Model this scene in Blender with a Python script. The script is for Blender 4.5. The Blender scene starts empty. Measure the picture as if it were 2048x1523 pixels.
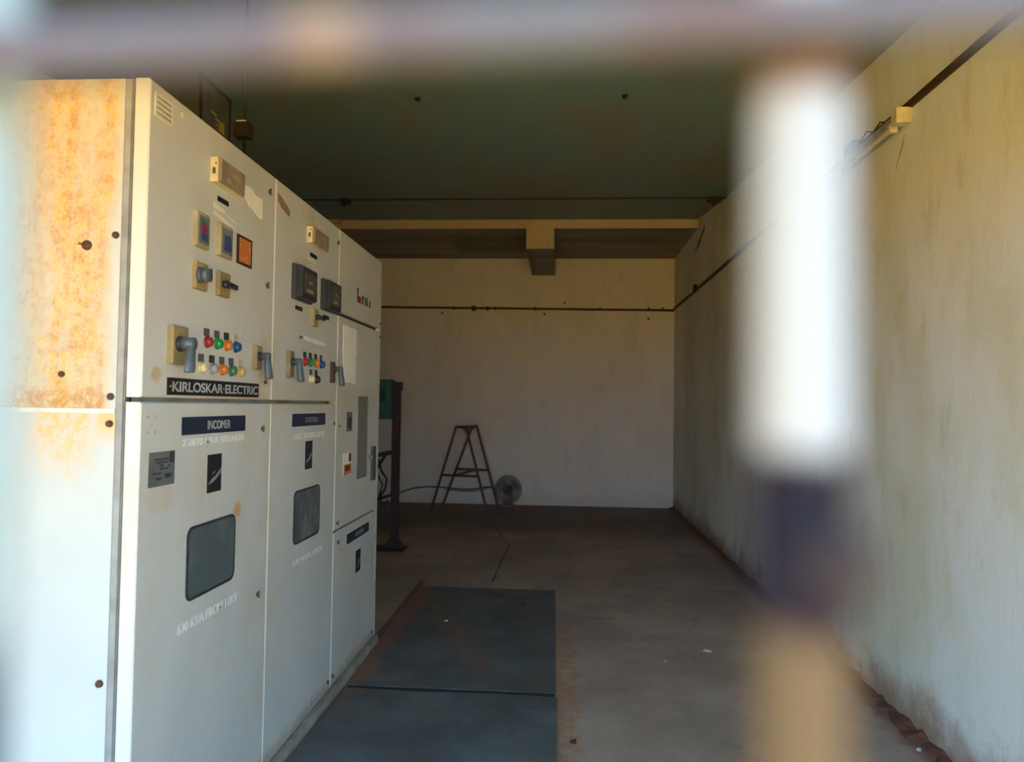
import bpy, math, random
from mathutils import Vector, Matrix
random.seed(7)
S = bpy.context.scene
COL = S.collection
PI = math.pi

# ------------------------------------------------------------------ camera
R_ = Vector((0.99759, 0.06847, 0.01399)); U_ = Vector((0,0,1)); F_ = Vector((0,1,0))
YAW, PITCH, ROLL = 0.0678967, 0.0331603, 0.014
F_ = Vector((-math.sin(YAW)*math.cos(PITCH), math.cos(YAW)*math.cos(PITCH), math.sin(PITCH)))
r0 = F_.cross(Vector((0,0,1))).normalized(); u0 = r0.cross(F_)
R_ = math.cos(ROLL)*r0 + math.sin(ROLL)*u0
U_ = -math.sin(ROLL)*r0 + math.cos(ROLL)*u0
cd = bpy.data.cameras.new('camera'); cam = bpy.data.objects.new('camera', cd); COL.objects.link(cam)
m = Matrix((R_, U_, -F_)).transposed().to_4x4(); m.translation = Vector((0,0,1.48))
cam.matrix_world = m
cd.sensor_width = 36; cd.lens = 1480/2048*36; cd.clip_start = .01; cd.clip_end = 200
cd.dof.use_dof = True; cd.dof.focus_distance = 3.3; cd.dof.aperture_fstop = 2.6
S.camera = cam

# ------------------------------------------------------------------ light
w = bpy.data.worlds.new('sky'); S.world = w; w.use_nodes = True
bg = w.node_tree.nodes['Background']; bg.inputs[1].default_value = 1.0
_tc = w.node_tree.nodes.new('ShaderNodeTexCoord'); _sp = w.node_tree.nodes.new('ShaderNodeSeparateXYZ'); _cr = w.node_tree.nodes.new('ShaderNodeValToRGB')
w.node_tree.links.new(_tc.outputs['Generated'], _sp.inputs[0]); w.node_tree.links.new(_sp.outputs[2], _cr.inputs[0]); w.node_tree.links.new(_cr.outputs[0], bg.inputs[0])
_cr.color_ramp.elements[0].position = 0.; _cr.color_ramp.elements[0].color = (1.45,3.85,6.2,1)      # pale haze at the horizon
_cr.color_ramp.elements[1].position = .55; _cr.color_ramp.elements[1].color = (.75,2.4,4.2,1)
sd = bpy.data.lights.new('sun','SUN'); sd.energy = 19.0; sd.angle = .01; sd.color = (1,.93,.82)
sun = bpy.data.objects.new('sun', sd); COL.objects.link(sun)
sun.rotation_euler = Vector((-.10,-.34,-.94)).to_track_quat('-Z','Y').to_euler()
S.view_settings.view_transform = 'Standard'; S.view_settings.look = 'None'
S.view_settings.gamma = 1; S.view_settings.use_curve_mapping = False
S.view_settings.exposure = 1.25

# ------------------------------------------------------------------ node helpers
class NT:
    def __init__(s, name):
        s.m = bpy.data.materials.new(name); s.m.use_nodes = True
        s.t = s.m.node_tree; s.b = s.t.nodes['Principled BSDF']
        g = s.t.nodes.new('ShaderNodeNewGeometry'); s.pos = g.outputs['Position']
        q = s.t.nodes.new('ShaderNodeSeparateXYZ'); s.t.links.new(s.pos, q.inputs[0])
        s.x, s.y, s.z = q.outputs
    def _in(s, sock, v):
        if isinstance(v, bpy.types.NodeSocket): s.t.links.new(v, sock)
        elif isinstance(v, tuple): sock.default_value = (*v,1) if len(v)==3 and len(sock.default_value)==4 else v
        else: sock.default_value = v
    def M(s, op, a, b=0., c=None, clamp=False):
        n = s.t.nodes.new('ShaderNodeMath'); n.operation = op; n.use_clamp = clamp
        s._in(n.inputs[0], a); s._in(n.inputs[1], b)
        if c is not None: s._in(n.inputs[2], c)
        return n.outputs[0]
    def noise(s, scale, detail=4, rough=.6, stretch=(1,1,1), off=0.):
        mp = s.t.nodes.new('ShaderNodeMapping'); s.t.links.new(s.pos, mp.inputs[0])
        mp.inputs['Scale'].default_value = stretch; mp.inputs['Location'].default_value = (off,off*.7,off*1.3)
        n = s.t.nodes.new('ShaderNodeTexNoise'); s.t.links.new(mp.outputs[0], n.inputs['Vector'])
        n.inputs['Scale'].default_value = scale; n.inputs['Detail'].default_value = detail; n.inputs['Roughness'].default_value = rough
        return n.outputs['Fac']
    def ramp(s, v, lo, hi, a=0., b=1.):
        n = s.t.nodes.new('ShaderNodeMapRange'); n.interpolation_type = 'SMOOTHSTEP'
        s._in(n.inputs[0], v); n.inputs[1].default_value = lo; n.inputs[2].default_value = hi
        n.inputs[3].default_value = a; n.inputs[4].default_value = b
        return n.outputs[0]
    def band(s, v, c, hw, soft):                      # 1 inside |v-c|<hw, soft edge
        d = s.M('ABSOLUTE', s.M('SUBTRACT', v, c))
        return s.ramp(d, hw, hw+soft, 1., 0.)
    def mix(s, f, a, b):
        n = s.t.nodes.new('ShaderNodeMix'); n.data_type = 'RGBA'
        s._in(n.inputs[0], f); s._in(n.inputs[6], a); s._in(n.inputs[7], b)
        return n.outputs[2]
    def out(s, col, rough=.6, metal=0., bump=None, bs=.2, bd=.01, spec=None):
        s._in(s.b.inputs['Base Color'], col); s._in(s.b.inputs['Roughness'], rough)
        s.b.inputs['Metallic'].default_value = metal
        if spec is not None: s.b.inputs['Specular IOR Level'].default_value = spec
        if bump is not None:
            n = s.t.nodes.new('ShaderNodeBump'); n.inputs['Strength'].default_value = bs; n.inputs['Distance'].default_value = bd
            s.t.links.new(bump, n.inputs['Height']); s.t.links.new(n.outputs[0], s.b.inputs['Normal'])
        return s.m
def plain(name, c, rough=.5, metal=0., var=.25, scale=12):
    n = NT(name); f = n.ramp(n.noise(scale), .3, .7)
    return n.out(n.mix(f, tuple(v*(1-var) for v in c), tuple(min(1,v*(1+var*.5)) for v in c)), rough, metal)
def sc(c,k): return tuple(v*k for v in c)

# ------------------------------------------------------------------ materials
def mk_wall(name, base, stain, stain2, low=0., rows=()):
    n = NT(name)
    a = n.ramp(n.noise(1.3, 5, .6, (1,1,.5)), .42, .68)
    b = n.ramp(n.noise(6, 6, .7, (1,1,.35), 3.), .5, .75)
    c = n.mix(a, base, stain); c = n.mix(n.M('MULTIPLY', b, .5), c, stain2)
    s_ = n.ramp(n.noise(38, 3, .6, (1,1,.12), 9.), .5, .8); c = n.mix(n.M('MULTIPLY', s_, .22), c, sc(base,.72))
    d = n.ramp(n.noise(16, 3, .7, (1,1,1), 14.), .73, .8); c = n.mix(n.M('MULTIPLY', d, .45), c, sc(stain2,.7))
    if low:
        zz = n.M('ADD', n.z, n.M('MULTIPLY', n.noise(4, 5, .7, (1,1,1), 5.), -.5))
        f = n.ramp(zz, -.25, .02, 1., 0.); c = n.mix(n.M('MULTIPLY', f, low), c, (.30,.16,.09))
    return n.out(c, .9, bump=n.noise(30, 6, .7), bs=.35, bd=.006)
WALLR = mk_wall('plaster_right', (.80,.82,.79), (.68,.67,.52), (.56,.50,.30), .85)
WALLB = mk_wall('plaster_back', (.78,.78,.77), (.73,.72,.69), (.62,.58,.50), .15)
WALLO = mk_wall('plaster_other', (.5,.5,.47), (.45,.45,.4), (.4,.36,.28), .5)
SLABF = mk_wall('slab_edge', (.62,.52,.36), (.58,.46,.30), (.42,.30,.18))
n = NT('slab_underside')
a = n.ramp(n.noise(3, 5, .6, (.12,1,1)), .35, .65); c = n.mix(a, (.20,.18,.16), (.30,.28,.25))
s_ = n.ramp(n.noise(9, 4, .6, (.06,1,1), 4.), .62, .72); c = n.mix(n.M('MULTIPLY', s_, .6), c, (.45,.43,.40))
pm = n.M('MULTIPLY', n.band(n.x, -.95, .55, .03), n.band(n.y, 10.1, .55, .08))
c = n.mix(n.M('MULTIPLY', pm, .6), c, (.13,.14,.11))
SLABU = n.out(c, .9, bump=n.noise(20), bs=.2)
n = NT('sheet_roof_paint')
a = n.ramp(n.noise(1.2, 5, .6, (1,.5,1)), .4, .65); c = n.mix(a, (.17,.27,.25), (.21,.22,.18))
b = n.ramp(n.noise(5, 5, .7, (1,.3,1), 6.), .55, .75); c = n.mix(n.M('MULTIPLY', b, .4), c, (.26,.17,.11))
seam = n.M('FRACT', n.M('MULTIPLY', n.M('ADD', n.x, 10.27), 1/.82))
sm = n.ramp(seam, .0, .02, 1., 0.); c = n.mix(n.M('MULTIPLY', sm, .15), c, (.08,.10,.09))
ROOF = n.out(c, .55, bump=n.noise(6, 3), bs=.1)
# floor: concrete with red dust along the wall foot and the mat's edge
n = NT('floor_concrete')
a = n.ramp(n.noise(1.1, 6, .65), .35, .7); c = n.mix(a, (.35,.235,.185), (.50,.345,.27))
b = n.ramp(n.noise(7, 6, .75, off=2.), .5, .8); c = n.mix(n.M('MULTIPLY', b, .5), c, (.10,.08,.07))
d = n.ramp(n.noise(60, 3, .7, off=8.), .62, .75); c = n.mix(n.M('MULTIPLY', d, .3), c, (.33,.29,.25))
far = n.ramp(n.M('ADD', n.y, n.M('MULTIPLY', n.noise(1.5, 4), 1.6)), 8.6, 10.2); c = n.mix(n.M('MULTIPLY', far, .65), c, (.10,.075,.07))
wob = n.M('MULTIPLY', n.M('SUBTRACT', n.noise(9, 6, .75, off=1.), .5), .22)
rw = n.ramp(n.M('ADD', n.x, wob), 1.50, 1.60); c = n.mix(n.M('MULTIPLY', rw, .75), c, (.19,.065,.04))
me = n.band(n.M('ADD', n.x, n.M('MULTIPLY', wob, .8)), .03, .025, .09)
me = n.M('MULTIPLY', n.M('MULTIPLY', me, n.band(n.y, 3.3, 1.3, .9)), n.ramp(n.noise(13, 5, .8, off=21.), .38, .6)); c = n.mix(n.M('MULTIPLY', me, .8), c, (.40,.17,.06))
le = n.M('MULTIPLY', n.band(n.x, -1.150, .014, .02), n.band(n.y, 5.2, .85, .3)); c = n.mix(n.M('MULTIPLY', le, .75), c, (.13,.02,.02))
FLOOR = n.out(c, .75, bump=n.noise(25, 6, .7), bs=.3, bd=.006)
n = NT('rubber_mat')
a = n.ramp(n.noise(2.2, 6, .7), .35, .7); c = n.mix(a, (.078,.083,.084), (.145,.148,.146))
d = n.ramp(n.noise(70, 3, .7, off=8.), .62, .75); c = n.mix(n.M('MULTIPLY', d, .35), c, (.2,.19,.18))
wob = n.M('MULTIPLY', n.M('SUBTRACT', n.noise(7, 5, .7, off=1.), .5), .25)
ln = n.M('ADD', n.M('MULTIPLY', n.x, .93), n.M('MULTIPLY', n.y, .36)); ln = n.M('ADD', ln, wob)
st = n.M('MULTIPLY', n.band(ln, 1.12, .02, .12), n.band(n.y, 5.0, .75, .3)); st = n.M('MULTIPLY', st, n.ramp(n.noise(11, 5, .8, off=31.), .36, .62)); c = n.mix(n.M('MULTIPLY', st, .75), c, (.22,.11,.07))
pt = n.M('MULTIPLY', n.ramp(n.noise(3, 5, .7, off=11.), .52, .7), n.band(n.y, 4.5, .6, .3)); c = n.mix(n.M('MULTIPLY', pt, .35), c, (.20,.13,.09))
le = n.ramp(n.M('ADD', n.x, wob), -1.06, -.98, 1., 0.); c = n.mix(n.M('MULTIPLY', n.M('MULTIPLY', le, n.ramp(n.y, 3.3, 4.0)), .75), c, (.28,.11,.06))
MAT = n.out(c, .6, bump=n.noise(40, 5, .7), bs=.2, bd=.004)
n = NT('outside_earth')
GROUND = n.out(n.mix(n.ramp(n.noise(.8), .3, .7), (.62,.29,.025), (.70,.345,.035)), .95)
# cabinet enamel
def enamel(name, base=(.60,.62,.60), rustk=.5, off=0.):
    n = NT(name)
    c = n.mix(n.ramp(n.noise(1.6, 4, .6, (1,1,.6), off), .35, .7), base, sc(base,.86))
    st = n.ramp(n.noise(3.5, 6, .75, (1,1,.45), off+5), .48, .74); c = n.mix(n.M('MULTIPLY', st, rustk), c, (.55,.44,.27))
    sp = n.ramp(n.noise(90, 3, .7, (1,1,.6), off+8), .70, .78); c = n.mix(n.M('MULTIPLY', sp, .35), c, (.36,.26,.15))
    # grime near the horizontal joint and the foot
    g = n.band(n.M('ADD', n.z, n.M('MULTIPLY', n.noise(12,4,.7), .05)), 1.52, .03, .06); c = n.mix(n.M('MULTIPLY', g, .25), c, (.50,.38,.20))
    g = n.ramp(n.M('ADD', n.z, n.M('MULTIPLY', n.noise(14,5,.7,(1,1,.4)), -.12)), .0, .07, 1., 0.); c = n.mix(n.M('MULTIPLY', g, .6), c, (.32,.20,.12))
    return n.out(c, .42, spec=.4)
ENAM = enamel('cream_enamel')
n = NT('door_enamel_stained')      # first door: named stains where the photo has them
base = (.60,.62,.60)
c = n.mix(n.ramp(n.noise(1.6, 4, .6, (1,1,.6)), .35, .7), base, sc(base,.88))
st = n.ramp(n.noise(3.5, 6, .75, (1,1,.45), 5), .46, .74); c = n.mix(n.M('MULTIPLY', st, .5), c, (.55,.44,.27))
def blob(n, c, y0, z0, ry, rz, col, k):
    d = n.M('ADD', n.M('POWER', n.M('DIVIDE', n.M('ABSOLUTE', n.M('SUBTRACT', n.y, y0)), ry), 2.), n.M('POWER', n.M('DIVIDE', n.M('ABSOLUTE', n.M('SUBTRACT', n.z, z0)), rz), 2.))
    d = n.M('ADD', d, n.M('MULTIPLY', n.M('SUBTRACT', n.noise(28,5,.8), .5), 3.2))
    return n.mix(n.M('MULTIPLY', n.ramp(d, .3, 1.1, 1., 0.), k), c, col)
c = blob(n, c, 2.565, 1.10, .035, .030, (.62,.30,.09), .8)
c = blob(n, c, 2.015, 1.555, .028, .026, (.55,.38,.14), .75)
c = blob(n, c, 2.06, 1.20, .09, .05, (.55,.40,.26), .35)
c = blob(n, c, 2.76, 1.62, .05, .16, (.55,.42,.22), .4)
c = blob(n, c, 2.55, 1.50, .35, .03, (.5,.36,.2), .35)
g = n.ramp(n.M('ADD', n.z, n.M('MULTIPLY', n.noise(14,5,.7,(1,1,.4)), -.12)), .0, .07, 1., 0.); c = n.mix(n.M('MULTIPLY', g, .6), c, (.32,.20,.12))
ENAM1 = n.out(c, .42, spec=.4)
# rusty side sheets
n = NT('side_panel_rust')
base = (.51,.555,.555); c = n.mix(n.ramp(n.noise(3), .3, .7), base, sc(base,.93))
up = n.ramp(n.z, 1.448, 1.452)
xd = n.M('ADD', n.x, n.M('MULTIPLY', n.M('SUBTRACT', n.noise(5,4,.6,(1,1,.4)), .5), .14))
inner = n.M('MULTIPLY', n.ramp(xd, -1.64, -1.42), n.ramp(xd, -1.275, -1.225, 1., 0.))
streak = n.ramp(n.noise(16, 5, .7, (1,1,.18), 2.), .36, .68)
sp = n.ramp(n.noise(210, 4, .75, (1,1,.7)), .38, .62)
sp2 = n.ramp(n.noise(60, 5, .75, (1,1,.7), 4.), .36, .62)
den = n.M('MULTIPLY', inner, n.M('ADD', .42, n.M('MULTIPLY', streak, .8), clamp=True))
fac = n.M('MULTIPLY', den, n.M('ADD', .35, n.M('ADD', n.M('MULTIPLY', sp, .42), n.M('MULTIPLY', sp2, .32)), clamp=True))
# heavier corrosion at the foot of the upper sheet
ft = n.M('MULTIPLY', n.band(n.M('ADD', n.z, n.M('MULTIPLY', n.noise(30,4,.7), .03)), 1.47, .02, .06), n.ramp(n.x, -1.24, -1.26)); 
rustc = n.mix(n.ramp(n.noise(24,5,.7,off=3.), .4, .62), (.62,.42,.11), (.50,.25,.035))
hi = n.mix(fac, c, rustc)
hi = n.mix(n.M('MULTIPLY', n.M('MULTIPLY', ft, n.ramp(n.noise(45,5,.75), .35, .6)), .85), hi, (.45,.20,.04))
# lower sheet: tongue of rust and a spot at the corner bolt
tx = n.band(n.M('ADD', n.x, n.M('MULTIPLY', n.M('SUBTRACT', n.noise(14,4,.7), .5), .12)), -1.375, .05, .07)
tz = n.ramp(n.M('ADD', n.z, n.M('MULTIPLY', n.M('SUBTRACT', n.noise(9,4,.7), .5), .35)), 1.24, 1.42)
cb = n.M('MULTIPLY', n.band(n.x, -1.235, .02, .03), n.ramp(n.z, 1.34, 1.43))
lf = n.M('MAXIMUM', n.M('MULTIPLY', n.M('MULTIPLY', tx, tz), n.M('ADD', .15, n.M('MULTIPLY', sp2, .75))), n.M('MULTIPLY', cb, .8))
lo = n.mix(lf, c, (.72,.42,.14))
SIDE = n.out(n.mix(up, lo, hi), .5, spec=.3)

FRAME_M = plain('frame_enamel', (.60,.62,.60), .4)
PLINTH = plain('dirty_plinth', (.34,.31,.26), .7, scale=7, var=.35)
GAP = plain('joint_shadow_gap', (.03,.028,.025), .9)
RUSTB = plain('rusted_bolt', (.10,.045,.03), .7, .3)
NAVY = plain('navy_plate', (.012,.022,.06), .45)
BLACKP = plain('black_plate', (.012,.014,.018), .4)
LETTER = plain('plate_lettering', (.42,.44,.46), .5)
GREYT = plain('plate_lettering_dull', (.24,.26,.29), .5)
WHITEP = NT('faded_white_paint'); WHITEP = WHITEP.out(WHITEP.mix(WHITEP.ramp(WHITEP.noise(22,4,.7), .28, .52), (.63,.65,.64), (.84,.86,.88)), .6)
CREAMS = plain('cream_smear', (.80,.77,.66), .6, var=.08)
CREAM2 = plain('faint_smear', (.62,.56,.45), .6)
OCHRE = plain('ochre_plate', (.34,.27,.13), .5)
OCHRE2 = plain('ochre_plate_dark', (.26,.21,.12), .5)
BLUEG = plain('bluegrey_plastic', (.085,.115,.155), .4)
DARKP = plain('dark_plastic', (.025,.03,.045), .35)
IVORY = plain('ivory_plastic', (.78,.68,.42), .45)
SMOKE = plain('brown_smoked_cover', (.30,.24,.17), .3)
SMOKE2 = plain('smoked_cover_detail', (.36,.33,.28), .3)
BEZEL = plain('meter_bezel', (.38,.34,.22), .5)
MGLASS = plain('meter_glass', (.16,.20,.22), .15)
MMAG = plain('meter_magenta', (.30,.04,.12), .4)
MBLUE = plain('meter_blue', (.05,.08,.20), .4)
MGREEN = plain('meter_green', (.03,.14,.10), .4)
ORANGE = NT('orange_sticker'); ORANGE = ORANGE.out(ORANGE.mix(ORANGE.ramp(ORANGE.noise(60,4,.7), .55, .62), (.55,.17,.04), (.70,.35,.20)), .5)
MAROON = plain('maroon_border', (.07,.025,.018), .5)
PAPER = plain('aged_paper', (.88,.87,.80), .8, var=.06, scale=30)
CARD = plain('pale_card', (.74,.72,.64), .7, var=.1, scale=40)
CARDL = plain('card_lines', (.40,.37,.29), .7)
BROWNS = plain('brown_sticker', (.30,.21,.12), .7)
ALU = plain('dull_aluminium', (.17,.185,.19), .45, .2)
ALUD = plain('engraved_dark', (.03,.04,.045), .6)
GLASSG = NT('window_glass'); GLASSG = GLASSG.out(GLASSG.mix(GLASSG.ramp(GLASSG.noise(7,5,.7), .45, .7), (.085,.115,.122), (.13,.155,.16)), .25, spec=.6)
GASK = plain('black_gasket', (.03,.035,.04), .6)
GLASS2 = NT('window_glass_dusty'); GLASS2 = GLASS2.out(GLASS2.mix(GLASS2.ramp(GLASS2.noise(11,5,.7,(1,1,.5)), .4, .65), (.07,.09,.10), (.20,.22,.23)), .3, spec=.5)
TAGG = plain('tag_grey', (.10,.11,.12), .5)
TAGK = plain('tag_dark', (.04,.04,.05), .5)
TAGP = plain('tag_pale', (.55,.46,.36), .5)
LENS = {k: plain('lens_'+k, v, .25, var=.15, scale=60) for k, v in dict(red=(.36,.03,.03), green=(.02,.26,.07), orange=(.62,.20,.03), blue=(.01,.08,.26), cream=(.66,.60,.38), black=(.05,.02,.02), darkgreen=(.06,.18,.10), amber=(.50,.38,.16), grey=(.35,.35,.38)).items()}
LOCKM = plain('lock_metal', (.10,.09,.07), .5, .4)
DARKW = plain('dark_batten', (.055,.03,.018), .7)
CONDM = plain('black_conduit', (.012,.009,.008), .5)
STEEL = plain('painted_purlin', (.03,.03,.028), .6)
TEAL = plain('teal_enamel', (.012,.10,.10), .5)
TEALD = plain('teal_dark', (.006,.035,.04), .5)
REDOX = plain('red_oxide', (.085,.02,.022), .6)
POSTM = plain('post_paint', (.03,.013,.018), .6)
RUNG = plain('rung_paint', (.04,.02,.022), .6)
TREAD = plain('worn_tread', (.22,.15,.09), .7)
FANG = plain('fan_guard_wire', (.20,.18,.17), .5, .3)
FAND = plain('fan_motor', (.008,.007,.01), .5)
FANB = plain('fan_blade', (.30,.27,.27), .5)
FANBASE = plain('fan_base', (.22,.22,.21), .6)
CABLE = plain('black_cable', (.012,.013,.016), .5)
FIXM = plain('fixture_enamel', (.36,.35,.30), .45)
CAPM = plain('fixture_cap', (.72,.66,.50), .5)
JBOX = plain('junction_box_bakelite', (.006,.003,.003), .8)
PANELD = plain('dark_panel', (.035,.04,.05), .5)
PANELF = plain('dark_panel_front', (.085,.08,.075), .45)
YELL = plain('yellow_legend', (.45,.28,.04), .5)
YEL2 = plain('pale_legend', (.30,.27,.18), .5)
CRACK = plain('crack_dark', (.06,.045,.04), .95)
SCRAP = plain('paper_scrap', (.55,.53,.48), .8)
PEB = plain('dark_pebble', (.03,.025,.022), .8)
DUSTM = plain('wall_foot_earth', (.17,.06,.035), .95, scale=40)
CONC = plain('pillar_plaster', (.5,.48,.42), .9)

# gate paint: white enamel, a shadow painted in as dark colour, tan rust below
n = NT('gate_bar_paint')
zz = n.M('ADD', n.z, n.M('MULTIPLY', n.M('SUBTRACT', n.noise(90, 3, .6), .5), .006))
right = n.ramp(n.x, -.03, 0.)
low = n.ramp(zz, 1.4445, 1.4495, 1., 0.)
shade = n.M('MULTIPLY', n.ramp(zz, 1.4715, 1.4745, 1., 0.), right)
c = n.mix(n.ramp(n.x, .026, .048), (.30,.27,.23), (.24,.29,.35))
c = n.mix(n.M('SUBTRACT', 1., right), c, (.22,.28,.29)); c = n.mix(shade, c, n.mix(n.ramp(n.noise(120,2), .4, .6), (.014,.008,.014), (.008,.008,.014)))
c = n.mix(n.M('MULTIPLY', low, right), c, (.10,.065,.035))
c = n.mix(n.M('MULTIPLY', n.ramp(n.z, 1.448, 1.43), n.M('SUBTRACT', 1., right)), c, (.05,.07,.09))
tp = n.M('MULTIPLY', n.ramp(zz, 1.5275, 1.5305), n.ramp(zz, 1.5385, 1.5405, 1., 0.)); c = n.mix(n.M('MULTIPLY', tp, right), c, (.10,.06,.035))
GBAR = n.out(c, .8, spec=.08)
n = NT('gate_rail_primer')
c = n.mix(n.ramp(n.noise(38, 2), .4, .6), (.105,.083,.105), (.098,.10,.135))
c = n.mix(n.M('MULTIPLY', n.band(n.x, -.0345, .003, .004), .9), c, (.20,.15,.125))
c = n.mix(n.M('MULTIPLY', n.band(n.x, -.004, .010, .012), .35), c, (.11,.12,.15))
GRAIL = n.out(c, .8, spec=.08)

# ------------------------------------------------------------------ mesh helpers
class MB:
    def __init__(s): s.v=[]; s.f=[]; s.mi=[]; s.sm=[]; s.k=0
    def add(s, vs, fs, smooth=False):
        o=len(s.v); s.v += [Vector(v) for v in vs]
        for f in fs: s.f.append([i+o for i in f]); s.mi.append(s.k); s.sm.append(smooth)
        return s
    def mat(s,k): s.k=k; return s
    def box(s, x0,x1,y0,y1,z0,z1):
        vs=[(x,y,z) for x in (x0,x1) for y in (y0,y1) for z in (z0,z1)]
        return s.add(vs, [(0,1,3,2),(4,6,7,5),(0,4,5,1),(2,3,7,6),(0,2,6,4),(1,5,7,3)])
    def bbox(s, x0,x1,y0,y1,z0,z1, b=.003):           # box with its +x face bevelled
        vs=[(x0,y0,z0),(x0,y1,z0),(x0,y1,z1),(x0,y0,z1),(x1-b,y0,z0),(x1-b,y1,z0),(x1-b,y1,z1),(x1-b,y0,z1),
            (x1,y0+b,z0+b),(x1,y1-b,z0+b),(x1,y1-b,z1-b),(x1,y0+b,z1-b)]
        fs=[(3,2,1,0),(8,9,10,11)]
        for i in range(4):
            j=(i+1)%4; fs += [(i,j,j+4,i+4),(i+4,j+4,j+8,i+8)]
        return s.add(vs,fs)
    def cone(s, p0, p1, r0, r1, n=16, cap=True):
        p0=Vector(p0); p1=Vector(p1); d=(p1-p0).normalized()
        a=d.orthogonal().normalized(); b=d.cross(a); vs=[]
        for p,r in ((p0,r0),(p1,r1)):
            for i in range(n):
                t=2*PI*i/n; vs.append(p+r*(math.cos(t)*a+math.sin(t)*b))
        s.add(vs, [(i,(i+1)%n,(i+1)%n+n,i+n) for i in range(n)], True)
        if cap: s.add(vs[:n],[tuple(range(n))[::-1]]); s.add(vs[n:],[tuple(range(n))])
        return s
    def cyl(s,p0,p1,r,n=16): return s.cone(p0,p1,r,r,n)
    def bar(s,p0,p1,w,h,up=(0,0,1)):                  # rectangular bar between two points
        p0=Vector(p0);p1=Vector(p1);d=(p1-p0).normalized();a=d.cross(Vector(up)).normalized();b=a.cross(d)
        vs=[p+sa*a*w/2+sb*b*h/2 for p in (p0,p1) for sa,sb in ((-1,-1),(1,-1),(1,1),(-1,1))]
        return s.add(vs,[(3,2,1,0),(4,5,6,7)]+[(i,(i+1)%4,(i+1)%4+4,i+4) for i in range(4)])
    def tube(s, pts, r, n=8, closed=False):
        pts=[Vector(p) for p in pts]; m_=len(pts); vs=[]; ref=None
        for i,p in enumerate(pts):
            q0=pts[(i-1)%m_] if (closed or i>0) else p; q1=pts[(i+1)%m_] if (closed or i<m_-1) else p
            d=(q1-q0).normalized()
            if ref is None: ref=d.orthogonal().normalized()
            a=(ref-ref.dot(d)*d).normalized(); ref=a; b=d.cross(a)
            for k in range(n):
                t=2*PI*k/n; vs.append(p+r*(math.cos(t)*a+math.sin(t)*b))
        fs=[]
        for i in range(m_ if closed else m_-1):
            j=(i+1)%m_
            for k in range(n): fs.append((i*n+k,i*n+(k+1)%n,j*n+(k+1)%n,j*n+k))
        s.add(vs,fs,True)
        if not closed: s.add(vs[:n],[tuple(range(n))[::-1]]); s.add(vs[-n:],[tuple(range(n))])
        return s
    def dome(s, c, ax, r, h, n=16, m_=5):             # dome on point c along axis ax
        c=Vector(c); d=Vector(ax).normalized(); a=d.orthogonal().normalized(); b=d.cross(a); vs=[]
        for j in range(m_):
            t=PI/2*j/m_
            for i in range(n):
                u=2*PI*i/n; vs.append(c+r*math.cos(t)*(math.cos(u)*a+math.sin(u)*b)+h*math.sin(t)*d)
        vs.append(c+h*d); fs=[(j*n+i,j*n+(i+1)%n,(j+1)*n+(i+1)%n,(j+1)*n+i) for j in range(m_-1) for i in range(n)]
        fs += [((m_-1)*n+i,(m_-1)*n+(i+1)%n,m_*n) for i in range(n)]
        return s.add(vs,fs,True)
    def poly(s, outline, x0, x1):                     # y,z outline extruded from x0 to x1
        n=len(outline); vs=[(x0,y,z) for y,z in outline]+[(x1,y,z) for y,z in outline]
        return s.add(vs,[tuple(range(n))[::-1],tuple(range(n,2*n))]+[(i,(i+1)%n,(i+1)%n+n,i+n) for i in range(n)])
    def ring(s, outer, inner, x0, x1):
        n=len(outer); vs=[(x1,y,z) for y,z in outer]+[(x1,y,z) for y,z in inner]+[(x0,y,z) for y,z in outer]+[(x0,y,z) for y,z in inner]
        fs=[]
        for i in range(n):
            j=(i+1)%n; fs += [(i,j,j+n,i+n),(i,i+2*n,j+2*n,j),(i+n,j+n,j+3*n,i+3*n)]
        return s.add(vs,fs)
    def build(s, name, mats, parent=None, origin=None):
        me=bpy.data.meshes.new(name); off=Vector((0,0,0))
        if parent is not None: off=WORLD[parent.name]
        elif origin is not None: off=Vector(origin)
        me.from_pydata([v-off for v in s.v],[],s.f)
        if not isinstance(mats,(list,tuple)): mats=[mats]
        for m_ in mats: me.materials.append(m_)
        for p,k,sm in zip(me.polygons,s.mi,s.sm): p.material_index=min(k,len(mats)-1); p.use_smooth=sm
        import bmesh
        bm=bmesh.new(); bm.from_mesh(me); bmesh.ops.remove_doubles(bm, verts=bm.verts, dist=1e-6); bmesh.ops.recalc_face_normals(bm, faces=bm.faces); bm.to_mesh(me); bm.free()
        o=bpy.data.objects.new(name,me); COL.objects.link(o)
        if parent is not None: o.parent=parent; WORLD[o.name]=off
        else: o.location=off; WORLD[o.name]=off
        return o
WORLD={}
def thing(name,label,cat,loc,group=None):
    o=bpy.data.objects.new(name,None); o.empty_display_size=.1; COL.objects.link(o); o.location=loc; WORLD[o.name]=Vector(loc)
    o['label']=label; o['category']=cat
    if group: o['group']=group
    return o
def tag(o,label,cat,group=None,kind=None):
    o['label']=label; o['category']=cat
    if group: o['group']=group
    if kind: o['kind']=kind
    return o
def struct(o,label=None,cat=None):
    o['kind']='structure'
    if label: o['label']=label; o['category']=cat
    return o
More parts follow.
